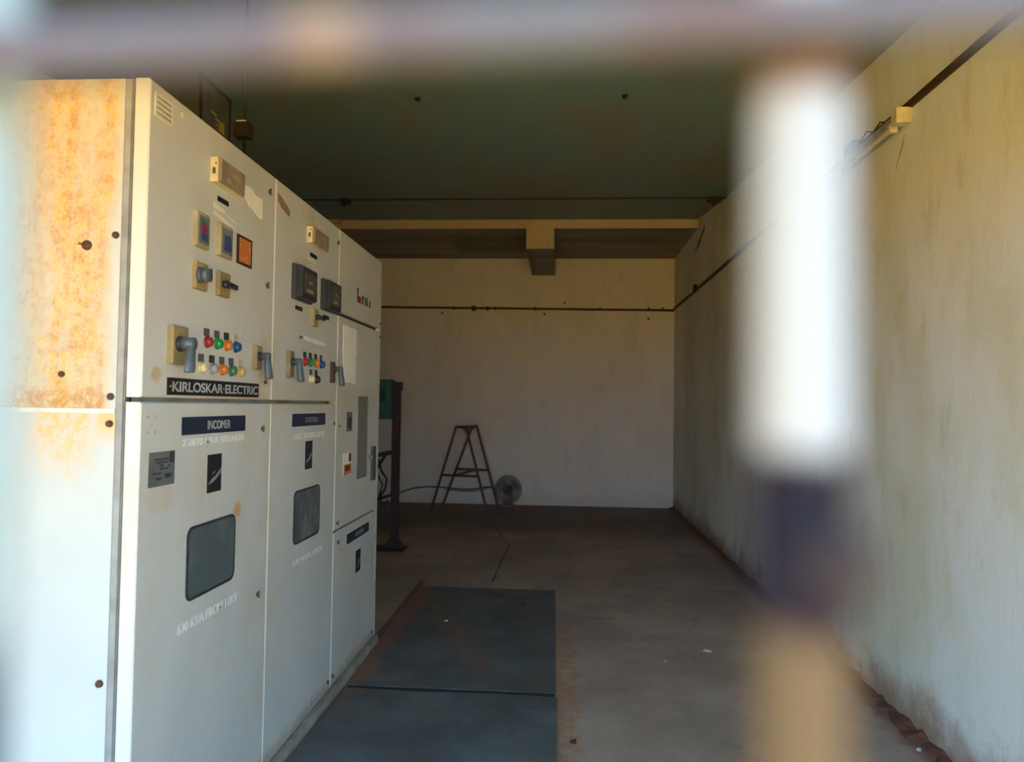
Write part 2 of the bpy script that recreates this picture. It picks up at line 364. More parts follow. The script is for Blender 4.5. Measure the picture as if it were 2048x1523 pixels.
def text_part(txt, name, mats, parent, y0,y1,z0,z1, x, depth=.0008, spacing=1.0, slant=0.):
    cu=bpy.data.curves.new(name,'FONT'); cu.body=txt; cu.extrude=.02; cu.space_character=spacing; cu.offset=.018
    t=bpy.data.objects.new('tmp',cu); COL.objects.link(t)
    dg=bpy.context.evaluated_depsgraph_get(); me=bpy.data.meshes.new_from_object(t.evaluated_get(dg))
    bpy.data.objects.remove(t); bpy.data.curves.remove(cu)
    xs=[v.co.x for v in me.vertices]; ys=[v.co.y for v in me.vertices]; zs=[v.co.z for v in me.vertices]
    ax,bx,ay,by,az,bz=min(xs),max(xs),min(ys),max(ys),min(zs),max(zs); off=WORLD[parent.name]
    for v in me.vertices:
        u=(v.co.x-ax)/(bx-ax); q=(v.co.y-ay)/(by-ay); d=(v.co.z-az)/(bz-az)
        v.co=Vector((x+depth*d, y0+(y1-y0)*u, z0+(z1-z0)*q+slant*u))-off
    me.materials.clear(); me.materials.append(mats)
    o=bpy.data.objects.new(name,me); COL.objects.link(o); o.parent=parent; WORLD[o.name]=off
    return o
def rrect(y0,y1,z0,z1,r,n=5):
    o=[]
    for cy,cz,a in ((y1-r,z1-r,0),(y0+r,z1-r,90),(y0+r,z0+r,180),(y1-r,z0+r,270)):
        for i in range(n+1):
            t=math.radians(a+90*i/n); o.append((cy+r*math.cos(t),cz+r*math.sin(t)))
    return o

# ------------------------------------------------------------------ setting
XR=1.65; XL=-3.0; YB=11.1
def roofz(y): return 3.356+(y-4.06)*.079 if y<7.66 else 3.64+(y-7.66)*.111
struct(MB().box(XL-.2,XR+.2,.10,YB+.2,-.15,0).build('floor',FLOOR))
struct(MB().box(XR,XR+.2,.10,YB+.2,0,4.3).build('wall_right',WALLR))
struct(MB().box(XL-.2,XL,.10,YB+.2,0,4.3).build('wall_left',WALLO))
struct(MB().box(XL,XR,YB,YB+.2,0,4.3).build('wall_back',WALLB))
mb=MB(); mb.box(XL,-2.35,.16,.38,0,4.0); mb.box(-2.35,XR,.16,.38,2.42,4.0)  # unseen lintel, set low to keep sky light off the upper room
struct(mb.build('wall_front',CONC))
mb=MB(); ys=[-1.3,.1,1.5,3,4.5,6,7.66,8.4,9.32]; x0,x1=XL-.2,XR+.2
nx=1
vs=[]; 
for y in ys: vs += [(x0,y,roofz(y)),(x1,y,roofz(y)),(x0,y,roofz(y)+.05),(x1,y,roofz(y)+.05)]
fs=[]
for i in range(len(ys)-1):
    a=4*i; b=a+4; fs += [(a,b,b+1,a+1),(a+2,a+3,b+3,b+2),(a,a+2,b+2,b),(a+1,b+1,b+3,a+3)]
fs += [(0,1,3,2),(b,b+2,b+3,b+1)]
mb.add(vs,fs); struct(mb.build('ceiling',ROOF))
mb=MB(); mb.box(XL,XR,9.20,YB,3.70,3.81); sl=mb.build('ceiling',[SLABU,SLABF]); struct(sl)
for p in sl.data.polygons:
    if abs(p.normal.y+1)<.01: p.material_index=1
mb=MB(); mb.box(-.473,-.123,9.205,YB,3.445,3.70); bmo=mb.build('trim_1',[SLABU,SLABF]); struct(bmo)
for p in bmo.data.polygons:
    if abs(p.normal.y+1)<.01: p.material_index=1
struct(MB().box(XL,-2.83,9.12,9.20,3.76,3.86).build('trim_2',SLABF))
struct(MB().box(-40,40,-45,.10,-.2,-.03).build('ground',GROUND))
struct(MB().box(XL-.2,XR+.2,-1.33,-1.29,2.36,2.95).build('added_fascia',ROOF))  # unseen fascia, added to block the sky from the upper room
struct(MB().box(-30,30,-10.3,-10,-.05,2.0).build('added_bounce_wall',GROUND))  # unseen wall, added to bounce warm sunlight in and hide the low sky
# cracks in floor and wall
def crack(name, pts, wdt, nrm, parent_label, seed=3, zoff=.0006):
    rnd=random.Random(seed); P=[]
    for a,b in zip(pts[:-1],pts[1:]):
        a=Vector(a);b=Vector(b); m_=max(2,int((b-a).length/.06))
        for i in range(m_): P.append(a.lerp(b,i/m_)+Vector([rnd.uniform(-.007,.007) for _ in range(3)]))
    P.append(Vector(pts[-1])); N=Vector(nrm); vs=[];fs=[]
    for i,p in enumerate(P):
        d=(P[min(i+1,len(P)-1)]-P[max(i-1,0)]).normalized(); s_=d.cross(N).normalized()
        p=p-(p-Vector(pts[0])).dot(N)*N+N*zoff; ww=wdt*rnd.uniform(.5,1.3)*(1 if 0<i<len(P)-1 else .2)
        vs += [p+s_*ww/2,p-s_*ww/2,p+s_*ww/2-N*.002,p-s_*ww/2-N*.002]
        if i: a=4*(i-1);b=4*i; fs += [(a,a+1,b+1,b),(a,b,b+2,a+2),(a+1,a+3,b+3,b+1)]
    return tag(MB().add(vs,fs).build(name,CRACK,origin=pts[0]),parent_label,'crack')
crack('floor_crack',[(-.561,6.2,0),(-.56,7.1,0),(-.545,7.87,0),(-.70,8.6,0),(-.857,9.35,0),(-1.065,10.4,0)],.013,(0,0,1),'dark crack running across the concrete floor from the mats towards the ladder')
crack('wall_crack',[(XR,8.75,3.62),(XR,8.95,3.56),(XR,9.1,3.50),(XR,9.42,3.44)],.05,(-1,0,0),'short dark crack high on the right wall below the slab edge')
crack('wall_crack',[(XR,3.68,2.83),(XR,3.72,2.76),(XR,3.78,2.68)],.006,(-1,0,0),'thin crack in the right wall below the near end of the tube light')

# earth washed up along the foot of the right wall
rnd=random.Random(4); vs=[];fs=[]; N_=150
for i in range(N_+1):
    y=2.0+(YB-2.0)*i/N_; ww=.035+.03*rnd.random()+.02*math.sin(y*3)+(.05 if y<4.3 else 0)*rnd.random(); hh=.015+.03*rnd.random()
    vs += [(XR+.01,y,hh),(XR-ww*.5,y,hh*.45),(XR-ww,y,-.002)]
    if i: a=3*(i-1);b=3*i; fs += [(a,a+1,b+1,b),(a+1,a+2,b+2,b+1)]
tag(MB().add(vs,fs).build('red_earth',DUSTM),'ragged ridge of red earth along the foot of the right wall','dirt',kind='stuff')

# ------------------------------------------------------------------ rubber mats
def matmesh(x0a,x1a,x0b,x1b,y0,y1,wob,z0,z1,seed,curl=0):
    rnd=random.Random(seed); top=[];nx_=14
    e0=[rnd.uniform(-wob,wob) for _ in range(nx_+1)]; e1=[rnd.uniform(-wob,wob) for _ in range(nx_+1)]
    vs=[];fs=[]; ny=16
    for j in range(ny+1):
        t=j/ny
        for i in range(nx_+1):
            u=i/nx_; xa=x0a+(x0b-x0a)*t; xb=x1a+(x1b-x1a)*t
            y=y0+(y1-y0)*t+(e0[i]*(1-t) if t<.1 else 0)+(e1[i] if t>.95 else 0)
            vs.append((xa+(xb-xa)*u,y,z1+rnd.uniform(0,.0015)))
    n0=len(vs); vs += [(v[0],v[1],z0) for v in vs[:n0]]
    W=nx_+1
    for j in range(ny):
        for i in range(nx_):
            a=j*W+i; fs += [(a,a+1,a+W+1,a+W),(a+n0,a+W+n0,a+W+1+n0,a+1+n0)]
    for i in range(nx_):
        fs += [(i,i+n0,i+1+n0,i+1)]; a=ny*W+i; fs += [(a,a+1,a+1+n0,a+n0)]
    for j in range(ny):
        a=j*W; fs += [(a,a+W,a+W+n0,a+n0)]; a=j*W+nx_; fs += [(a,a+n0,a+W+n0,a+W)]
    return MB().add(vs,fs)
tag(matmesh(-1.115,-.015,-1.125,-.035,3.868,6.0,.003,0,.005,1).build('rubber_mat',MAT,origin=(-.6,4.9,0)),'grey rubber mat farther from the gate, streaked with red dust, before the cabinets','mat','rubber mats along the switchgear')
tag(matmesh(-1.112,.01,-1.112,-.01,1.45,3.815,.010,0,.008,2).build('rubber_mat',MAT,origin=(-.6,2.6,0)),'dark grey rubber mat nearest the gate, laid before the cabinets','mat','rubber mats along the switchgear')

# ------------------------------------------------------------------ switchgear
A=-1.144; B=-1.180
def base_cab(y0,y1,label):
    t=thing('switchgear_cabinet',label,'electrical cabinet',((A-.6),(y0+y1)/2,0),'switchgear cubicles')
    mb=MB(); mb.box(-2.42,-1.196,y0,y1-.002,.05,2.37); mb.build('body',FRAME_M,t)
    mb=MB(); mb.box(-2.40,-1.122,y0+.004,y1-.006,0,.046); mb.build('plinth',PLINTH,t)
    return t
def door(t,y0,y1,z0,z1,mat=ENAM,label=None):
    mb=MB(); mb.bbox(-1.186,A,y0,y1,z0,z1,.004); d=mb.build('door',mat,t)
    return d
def slab(name,mat,t,y0,y1,z0,z1,p=.002,x=A,b=None):
    mb=MB()
    if b: mb.bbox(x,x+p,y0,y1,z0,z1,b)
    else: mb.box(x,x+p,y0,y1,z0,z1)
    return mb.build(name,mat,t)
def lock(t,y,z,r=.009,h=.013):
    mb=MB().cyl((A,y,z),(A+.006,y,z),r,12); mb.box(A+.006,A+.009,y-r*.3,y+r*.3,z-h,z+h)
    return mb.build('lock',LOCKM,t)
def lamp(t,y,z,col,tagm,tz=None,r=.0178):
    mb=MB(); mb.cyl((A,y,z),(A+.004,y,z),r*1.12,18); mb.cone((A+.004,y,z),(A+.007,y,z),r*1.1,r*.95,18)
    b=mb.build('indicator_lamp',LENS[col],t); b['label']=col+' indicator lamp' if col not in ('grey',) else 'grey push button'
    mb=MB(); mb.cyl((A+.006,y,z),(A+.014,y,z),r*.9,18); mb.dome((A+.014,y,z),(1,0,0),r*.9,.007,18)
    mb.build('lens',LENS[col],b)
    if tagm:
        zz=tz if tz else z+.031
        slab('lamp_tag',tagm,t,y-.021,y+.015,zz-.013,zz+.012,.002)
def meter(t,y0,y1,z0,z1,kind):
    mb=MB(); mb.bbox(A,A+.014,y0,y1,z0,z1,.004); m_=mb.build('meter',BEZEL,t)
    i=.012; mb=MB(); mb.box(A+.012,A+.0155,y0+i,y1-i*.6,z0+i,z1-i)
    mb.mat(1).box(A+.0155,A+.0165,y0+i*2,y1-i*1.6,z0+i*1.8,z0+(z1-z0)*.42)
    mb.mat(2).box(A+.0155,A+.0165,y0+i*2,y1-i*1.6,z0+(z1-z0)*.43,z0+(z1-z0)*.66)
    if kind==0: mb.mat(3).box(A+.0155,A+.0165,y0+i*2,y1-i*2.4,z0+(z1-z0)*.67,z0+(z1-z0)*.77)
    mb.build('display',[MGLASS,MBLUE,MMAG if kind==0 else MBLUE,MGREEN],m_)
    return m_
def rotary(t,y0,y1,z0,z1,ky,kz,kr,kind,platem=OCHRE):
    mb=MB(); mb.bbox(A,A+.014,y0,y1,z0,z1,.003); s_=mb.build('rotary_switch',platem,t)
    mb=MB()
    if kind=='knob':
        mb.cone((A+.014,ky,kz),(A+.024,ky,kz),kr*1.15,kr,20); mb.cyl((A+.024,ky,kz),(A+.045,ky,kz),kr*.95,20); mb.mat(1).box(A+.045,A+.052,ky-.004,ky+.004,kz-kr*.9,kz+kr*.9)
        mb.build('knob',[BLUEG,DARKP],s_)
    else:
        mb.cyl((A+.014,ky,kz),(A+.030,ky,kz),kr,18); mb.bar((A+.030,ky,kz),(A+.034,ky+.055,kz-.004),.012,.016)
        mb.build('knob',[DARKP],s_)
    return s_
def lever(t,y0,y1,z0,z1,ky,kz,r,xp,ly,lz,platem):
    """rotary isolator: plate, round boss and a tapered pistol lever hanging down"""
    mb=MB(); mb.bbox(A,A+.018,y0,y1,z0,z1,.004); s_=mb.build('isolator_switch',platem,t)
    mb=MB(); mb.cone((A+.018,ky,kz),(A+.026,ky,kz),r*1.25,r*1.1,20); mb.build('boss_ring',DARKP,s_)
    mb=MB(); mb.cyl((A+.026,ky,kz),(A+xp,ky,kz),r,20); mb.dome((A+xp,ky,kz),(1,0,0),r,.006,20)
    a=Vector((A+xp-.008,ky,kz+r*.2)); b=Vector((A+xp+.002,ly,lz)); dd=(b-a).normalized(); sy=Vector((0,1,0)); sx=dd.cross(sy).normalized()
    prof=[(0,.016,.012),(.25,.015,.012),(.6,.018,.013),(.92,.023,.014),(1,.019,.012)]
    vs=[];fs=[]
    for u,wy,wx in prof:
        c_=a+(b-a)*u
        for k in range(12):
            th=2*PI*k/12; vs.append(c_+sy*wy*math.cos(th)+sx*wx*math.sin(th))
    for j in range(len(prof)-1):
        for k in range(12): fs.append((j*12+k,j*12+(k+1)%12,(j+1)*12+(k+1)%12,(j+1)*12+k))
    fs += [tuple(range(12))[::-1],tuple(range(len(vs)-12,len(vs)))]
    mb.add(vs,fs,True); mb.build('lever_handle',BLUEG,s_)
    return s_
def relay(t,y0,y1,z0,z1,p=.034):
    mb=MB(); mb.box(A,A+p*.72,y0,y1,z0,z1)
    mb.mat(1).box(A+p*.2,A+p*.5,y0-.0008,y0,z0+.025,z0+.045).box(A+p*.45,A+p*.6,y0-.0008,y0,z0+.055,z0+.062)
    s_=mb.build('protection_relay',[IVORY,TAGG],t)
    mb=MB(); mb.bbox(A+p*.72,A+p,y0+.003,y1,z0,z1,.006)
    mb.mat(1).box(A+p,A+p+.001,y0+.045,y0+.075,z0+.012,z0+.022).box(A+p,A+p+.001,y0+.09,y0+.15,z0+.04,z0+.05)
    mb.build('cover',[SMOKE,SMOKE2],s_)
    return s_
def bigrelay(t,y0,y1,z0,z1,p=.045):
    mb=MB(); mb.bbox(A,A+.02,y0,y1,z0,z1,.003); s_=mb.build('protection_relay',[PANELD],t); s_['label']='dark cased protection relay'
    mb=MB(); mb.bbox(A+.02,A+p,y0+.008,y1-.008,z0+.006,z1-.004,.008)
    mb.mat(1).box(A+p,A+p+.0012,y0+.06,y1-.07,z0+.035,z0+.05).box(A+p,A+p+.0012,y0+.09,y1-.08,z0+.075,z0+.085)
    mb.mat(2).box(A+p,A+p+.001,y0+.035,y1-.04,z0+.025,z1-.03)
    mb.build('cover',[DARKP,SMOKE2,PANELF],s_)
    return s_
def window(t,y0,y1,z0,z1,r,g):
    o=rrect(y0,y1,z0,z1,r); i=rrect(y0+.008,y1-.008,z0+.008,z1-.008,r-.006)
    f=MB().ring(o,i,A-.001,A+.004).build('window_gasket',GASK,t)
    MB().poly(i,A,A+.0015).build('window_pane',g,f)
    return f
def plate(t,y0,y1,z0,z1,txt,ty0,ty1,mat=NAVY,tm=LETTER,p=.002,name='nameplate',tz=.28,sp=1.):
    f=slab(name,mat,t,y0,y1,z0,z1,p)
    if txt: text_part(txt,'lettering',tm,f,ty0,ty1,z0+(z1-z0)*tz,z1-(z1-z0)*tz,A+p,.0007,sp)
    return f
def logo(t,y0,y1,z0,z1):
    f=slab('maker_badge',BLACKP,t,y0,y1,z0,z1,.002)
    mb=MB(); h=z1-z0; w_=y1-y0
    pts=[(y0+.004,z0+h*.22),(y0+w_*.3,z0+h*.36),(y0+w_*.55,z0+h*.42),(y1-.004,z0+h*.62),(y1-.004,z0+h*.50),(y0+w_*.6,z0+h*.33),(y0+w_*.25,z0+h*.24)]
    mb.poly(pts,A+.002,A+.0028); mb.poly([(y0+w_*.3,z0+h*.48),(y0+w_*.5,z0+h*.56),(y0+w_*.5,z0+h*.51)],A+.002,A+.0028)
    mb.build('emblem',GREYT,f)
    return f
def smears(t,name,mat,items,p=.0006):
    mb=MB()
    for (ya,za,yb,zb,h) in items:
        mb.poly([(ya,za-h/2),((ya+yb)/2,(za+zb)/2-h*.62),(yb,zb-h*.35),(yb,zb+h*.35),((ya+yb)/2,(za+zb)/2+h*.5),(ya,za+h/2)],A,A+p)
    return mb.build(name,mat,t)

# ---- cubicle 1 (nearest)
Y0,Y1,Y2,Y3=1.95,2.842,3.690,4.585
c1=base_cab(Y0,Y1,'cream switchgear cabinet nearest the gate, rusty orange side sheet and INCOMER plate')
door(c1,1.943,Y1-.006,1.489,2.37,ENAM1); door(c1,1.943,Y1-.006,.052,1.475,ENAM1)
# near side: sheets, ledge, bolts
sp_=MB().box(-2.41,-1.216,1.944,1.95,1.456,2.369).build('side_panel',SIDE,c1); sp_['label']='orange rusted upper side sheet'
def bolt(par,x,z,r,tail=False):
    mb=MB(); mb.cone((x,1.944,z),(x,1.939,z),r*1.05,r,14); mb.dome((x,1.939,z),(0,-1,0),r*.95,.005,14)
    if tail: mb.bar((x-r*.7,1.942,z+.002),(x-r*1.7,1.941,z+.005),.004,.005)
    mb.build('bolt',RUSTB,par)
bolt(sp_,-1.312,1.905,.0135,True); bolt(sp_,-1.230,1.933,.0095); bolt(sp_,-1.372,1.549,.0085); bolt(sp_,-1.230,1.489,.0095)
MB().box(-1.50,-1.365,1.9425,1.944,1.513,1.575).build('cover_plate',SIDE,sp_)
sp2_=MB().box(-2.41,-1.216,1.944,1.95,.06,1.444).build('side_panel',SIDE,c1); sp2_['label']='pale lower side sheet'
bolt(sp2_,-1.231,1.415,.0095); bolt(sp2_,-1.236,.715,.0100)
MB().box(-2.41,-1.216,1.940,1.95,1.444,1.456).build('side_ledge',FRAME_M,c1)
MB().box(-1.214,-1.1965,1.944,1.95,.052,2.368).build('corner_post',plain('corner_post_grey',(.27,.28,.28),.5),c1)
MB().box(-1.1955,-1.1865,1.956,1.97,.052,2.366).build('joint',GAP,c1)
# upper door
cardo=slab('instruction_card',CARD,c1,1.966,2.060,2.275,2.343,.002)
mb=MB()
for k in range(4): mb.box(A+.002,A+.0026,1.975,2.05,2.284+k*.015,2.291+k*.015)
mb.build('card_lines',CARDL,cardo)
MB().cyl((A,2.115,2.334),(A+.002,2.115,2.334),.008,12).build('round_sticker',IVORY,c1)
relay(c1,2.30,2.49,2.192,2.272)
slab('label_strip',BLACKP,c1,2.352,2.432,2.143,2.160)
smears(c1,'glue_smear',CREAMS,[(2.325,2.125,2.41,2.118,.016),(2.33,2.098,2.49,2.082,.012),(2.42,2.112,2.50,2.100,.006)])
MB().poly([(2.562,2.257),(2.61,2.262),(2.65,2.245),(2.712,2.246),(2.718,2.172),(2.69,2.168),(2.64,2.185),(2.60,2.19),(2.575,2.205),(2.56,2.21)],A,A+.0015).build('torn_paper',PAPER,c1)
meter(c1,2.196,2.281,1.961,2.072,0); meter(c1,2.352,2.447,1.962,2.072,1)
f=slab('warning_sticker',MAROON,c1,2.503,2.628,1.966,2.070,.003); slab('sticker_face',ORANGE,f,2.522,2.614,1.976,2.060,.0015,A+.003)
rotary(c1,2.199,2.277,1.829,1.914,2.222,1.872,.022,'knob'); rotary(c1,2.355,2.437,1.830,1.912,2.385,1.870,.013,'lever')
lever(c1,2.067,2.158,1.588,1.701,2.105,1.648,.019,.062,2.078,1.563,OCHRE)
for y,cl,tm in ((2.305,'red',TAGG),(2.375,'green',TAGG),(2.445,'orange',TAGK),(2.515,'blue',TAGP)): lamp(c1,y,1.671,cl,tm)
for y,cl,tm in ((2.272,'cream',TAGG),(2.345,'grey',TAGK),(2.416,'orange',TAGG),(2.486,'darkgreen',TAGG),(2.556,'amber',TAGP)): lamp(c1,y,1.587,cl,tm)
lever(c1,2.656,2.712,1.601,1.688,2.682,1.650,.014,.055,2.682,1.566,OCHRE2)
lock(c1,2.78,1.557,.008,.006); lock(c1,2.777,2.296); lock(c1,2.776,1.93)
plate(c1,2.072,2.718,1.497,1.548,'\u00b7KIRLOSKAR\u00b7ELECTRIC',2.082,2.708,BLACKP,LETTER,.003,'maker_nameplate',.2)
# lower door
mb=MB()
for (y,z) in ((1.976,1.436),(2.014,1.436),(1.976,1.392),(2.014,1.392)): mb.box(A,A+.0006,y,y+.010,z-.002,z+.001); mb.box(A,A+.0006,y,y+.003,z-.006,z+.003)
mb.box(A,A+.0006,1.996,1.999,1.404,1.42); mb.build('label_corner_marks',CARDL,c1)
plate(c1,2.163,2.610,1.376,1.431,'INCOMER',2.325,2.49,NAVY,LETTER,.002,'nameplate',.24)
text_part('250/70 MVA BREAKER','painted_lettering',WHITEP,c1,2.172,2.612,1.341,1.364,A,.0005)
f=slab('data_plate',ALU,c1,1.988,2.126,1.236,1.334,.002)
mb=MB()
for (a,b,z,h) in ((.20,.75,.78,.05),(.26,.74,.69,.05),(.40,.55,.60,.06),(.42,.72,.50,.05),(.14,.48,.38,.05),(.28,.50,.22,.06),(.62,.86,.28,.14),(.78,.98,.82,.34),(.72,.82,.57,.05)):
    L=.138; H_=.098; mb.box(A+.002,A+.0025,1.988+a*L,1.988+b*L,1.236+(z-h/2)*H_,1.236+(z+h/2)*H_)
mb.build('engraving',ALUD,f)
logo(c1,2.333,2.430,1.182,1.306)
window(c1,2.212,2.546,.861,1.090,.032,GLASSG)
text_part('630 KVA FROM 11KV','painted_lettering',WHITEP,c1,2.172,2.585,.775,.806,A,.0005)
lock(c1,2.765,1.378); lock(c1,2.757,.753)

# ---- cubicle 2
c2=base_cab(Y1,Y2,'cream switchgear cabinet in the middle of the row with two dark relays')
door(c2,Y1+.006,Y2-.006,1.489,2.37); door(c2,Y1+.006,Y2-.006,.052,1.475)
MB().poly([(2.862,2.318),(2.90,2.312),(2.985,2.285),(3.0,2.268),(2.99,2.252),(2.90,2.268),(2.866,2.285)],A,A+.001).build('old_sticker',BROWNS,c2)
smears(c2,'scraped_label',CREAM2,[(3.14,2.325,3.19,2.318,.035),(3.205,2.322,3.25,2.316,.03),(3.27,2.322,3.33,2.312,.03),(3.35,2.316,3.41,2.305,.026),(3.43,2.308,3.50,2.298,.022)])
relay(c2,3.208,3.42,2.194,2.267)
slab('label_strip',BLACKP,c2,3.255,3.345,2.142,2.160)
smears(c2,'glue_smear',CREAMS,[(3.21,2.128,3.33,2.122,.010),(3.24,2.102,3.38,2.096,.008)])
bigrelay(c2,3.034,3.245,1.920,2.068); bigrelay(c2,3.41,3.608,1.922,2.068)
slab('label_strip',BLACKP,c2,3.085,3.168,1.879,1.897); slab('label_strip',BLACKP,c2,3.456,3.54,1.883,1.902)
rotary(c2,3.285,3.35,1.830,1.909,3.318,1.873,.012,'lever')
lock(c2,3.155,1.765,.007,.005)
smears(c2,'scraped_label',WHITEP,[(3.20,1.768,3.50,1.760,.018)])
for y,cl,tm in ((3.215,'red',TAGK),(3.288,'green',TAGK),(3.362,'orange',TAGK),(3.436,'blue',TAGG)): lamp(c2,y,1.662,cl,tm,1.694)
lamp(c2,3.30,1.588,'cream',TAGG,1.620); lamp(c2,3.372,1.588,'black',TAGK,1.620)
lever(c2,2.994,3.044,1.586,1.694,3.018,1.650,.014,.055,3.020,1.566,OCHRE2)
lever(c2,3.578,3.606,1.580,1.684,3.594,1.648,.013,.055,3.600,1.566,MAROON)
lock(c2,3.655,1.93,.006,.008); lock(c2,3.66,2.292); 
plate(c2,3.080,3.517,1.376,1.431,'OUTGOING',3.235,3.415,NAVY,GREYT)
text_part('11KV 70 BREAKER','painted_lettering',WHITEP,c2,3.10,3.515,1.320,1.345,A,.0005)
logo(c2,3.250,3.340,1.181,1.307)
window(c2,3.118,3.458,.866,1.097,.032,GLASS2)
text_part('630 KVA 11KV','painted_lettering',WHITEP,c2,3.12,3.52,.775,.800,A,.0005)
lock(c2,3.655,1.378,.006,.012); lock(c2,3.64,.10,.008,.01)

# ---- cubicle 3
c3=base_cab(Y2,Y3,'cream switchgear cabinet at the far end with tall glazed slot and paper sheet')
door(c3,Y2+.006,4.535,1.948,2.37); door(c3,Y2+.006,4.535,.832,1.930); door(c3,Y2+.006,4.535,.052,.822)
MB().box(-1.186,-1.146,4.545,Y3,.052,2.37).build('end_post',FRAME_M,c3)
MB().box(-1.184,-1.165,Y2+.01,4.53,1.930,1.948).build('joint',GAP,c3)
f=MB(); LG=plain('legend_dark',(.035,.03,.022),.6); LR=plain('legend_red',(.16,.02,.02),.6)
for pl in ([(4.03,2.085),(4.055,2.085),(4.055,2.125),(4.03,2.125)],[(4.125,2.045),(4.15,2.045),(4.165,2.095),(4.13,2.095)],[(4.19,2.045),(4.215,2.045),(4.205,2.095),(4.18,2.09)],[(4.225,2.045),(4.255,2.05),(4.25,2.10),(4.23,2.095)],[(4.285,2.045),(4.315,2.045),(4.31,2.085),(4.29,2.085)]):
    MB().poly(pl,A,A+.001).build('painted_legend',LG,c3)
MB().poly([(4.03,2.045),(4.10,2.045),(4.115,2.080),(4.03,2.082)],A,A+.001).build('painted_legend',LR,c3)
MB().poly([(3.785,1.888),(3.84,1.893),(3.90,1.886),(3.98,1.890),(4.035,1.884),(4.03,1.80),(4.038,1.76),(4.02,1.715),(4.03,1.70),(4.028,1.585),(3.90,1.592),(3.79,1.588),(3.795,1.70),(3.784,1.74)],A,A+.002).build('paper_sheet',PAPER,c3)
f=MB().ring(rrect(4.087,4.301,1.054,1.520,.02),rrect(4.093,4.295,1.06,1.514,.016),A-.001,A+.004).build('window_gasket',ALU,c3)
MB().poly(rrect(4.093,4.295,1.06,1.514,.016),A,A+.0015).build('window_pane',plain('dusty_slot_glass',(.19,.185,.165),.35,scale=14),f)
f=slab('small_nameplate',ALU,c3,3.872,3.978,1.329,1.433,.002); slab('plate_face',ALUD,f,3.90,3.955,1.345,1.405,.0008,A+.002)
f=slab('danger_sticker',PAPER,c3,3.835,3.985,1.100,1.215,.0015)
mb=MB().box(A+.0015,A+.002,3.84,3.98,1.100,1.155).mat(1).box(A+.002,A+.0026,3.87,3.95,1.118,1.148).mat(1).box(A+.0015,A+.002,3.93,3.975,1.165,1.212)
mb.build('sticker_print',[ORANGE,LR],f)
mb=MB(); mb.box(A,A+.018,4.395,4.45,1.02,1.222); h_=mb.build('door_handle',DARKP,c3)
MB().cyl((A,4.36,1.16),(A+.02,4.36,1.16),.014,12).build('handle_boss',OCHRE2,h_)
lock(c3,3.745,1.362,.006,.006); lock(c3,3.745,.866); lock(c3,3.765,.765,.010,.012); lock(c3,4.555,1.90,.006,.006); lock(c3,4.555,1.98,.006,.006); lock(c3,3.72,.10,.008,.01); lock(c3,4.49,.09,.01,.012)
plate(c3,3.930,4.378,.722,.776,'OUTGOING',4.08,4.26,NAVY,GREYT)
logo(c3,4.110,4.205,.530,.652)

# things on the cabinet tops
t=thing('control_box','dark metal control box with yellow legend standing on top of the cabinets','control box',(-1.75,3.25,2.37))
MB().box(-1.92,-1.605,3.10,3.40,2.37,2.925).build('body',PANELD,t)
fr=MB().ring([(3.10,2.37),(3.40,2.37),(3.40,2.925),(3.10,2.925)],[(3.118,2.39),(3.382,2.39),(3.382,2.905),(3.118,2.905)],-1.605,-1.597).build('front_frame',CONDM,t)
MB().box(-1.605,-1.600,3.118,3.382,2.39,2.905).build('front_panel',PANELF,t)
mb=MB(); mb.poly([(3.21,2.80),(3.255,2.795),(3.255,2.784),(3.21,2.789)],-1.6,-1.598)
for k in range(3): mb.box(-1.6,-1.598,3.245+.02*k,3.33,2.770-.020*k,2.778-.020*k)
mb.mat(1).box(-1.6,-1.5975,3.29,3.335,2.730,2.776)
mb.build('legend',[YEL2,YELL],t)
t=thing('junction_box','dark bakelite junction box on the conduit rising from the cabinet tops','junction box',(-1.25,2.78,2.535))
mb=MB(); mb.box(-1.280,-1.222,2.75,2.80,2.507,2.563); mb.mat(1).box(-1.270,-1.232,2.747,2.80,2.563,2.568); mb.build('body',[JBOX,FIXM],t)
MB().box(-1.276,-1.226,2.745,2.75,2.512,2.558).build('lid',JBOX,t)
tag(MB().cyl((-1.25,2.778,2.568),(-1.25,2.778,roofz(2.78)),.0055,10).cyl((-1.25,2.778,2.37),(-1.25,2.778,2.507),.0065,10).build('vertical_conduit',CONDM,origin=(-1.25,2.778,2.37)),'thin black vertical conduit from the cabinet top to the sheet ceiling','conduit')

# ------------------------------------------------------------------ conduits on the walls
mb=MB(); zc=2.945
mb.box(XR-.014,XR,.45,YB,zc-.019,zc+.019)
t=thing('wall_batten','dark brown wiring batten running the length of the right wall','wiring batten',(XR,5.8,zc))
mb.build('batten',DARKW,t)
MB().cyl((XR-.014,9.22,zc+.01),(XR-.045,9.22,zc+.01),.05,14).build('junction_cup',CONDM,t)
MB().cyl((XR-.014,9.52,zc+.02),(XR-.05,9.52,zc+.03),.028,12).build('white_cap',SCRAP,t)
t=thing('wall_conduit','black conduit with round joints crossing the back wall','conduit',(-.6,YB,2.94))
mb=MB(); mb.cyl((XL,YB-.015,2.955),(XR-.01,YB-.015,2.925),.0165,10); mb.build('pipe',CONDM,t)
for x in (-1.347,-1.141): MB().cyl((x,YB-.002,2.938),(x,YB-.05,2.938),.042 if x<-1.2 else .03,14).build('joint',CONDM,t)
for x in (-1.65,-.42,.55,1.27,1.47,-1.02): MB().box(x-.012,x+.012,YB-.036,YB,2.915,2.967).build('saddle_clip',CONDM,t)
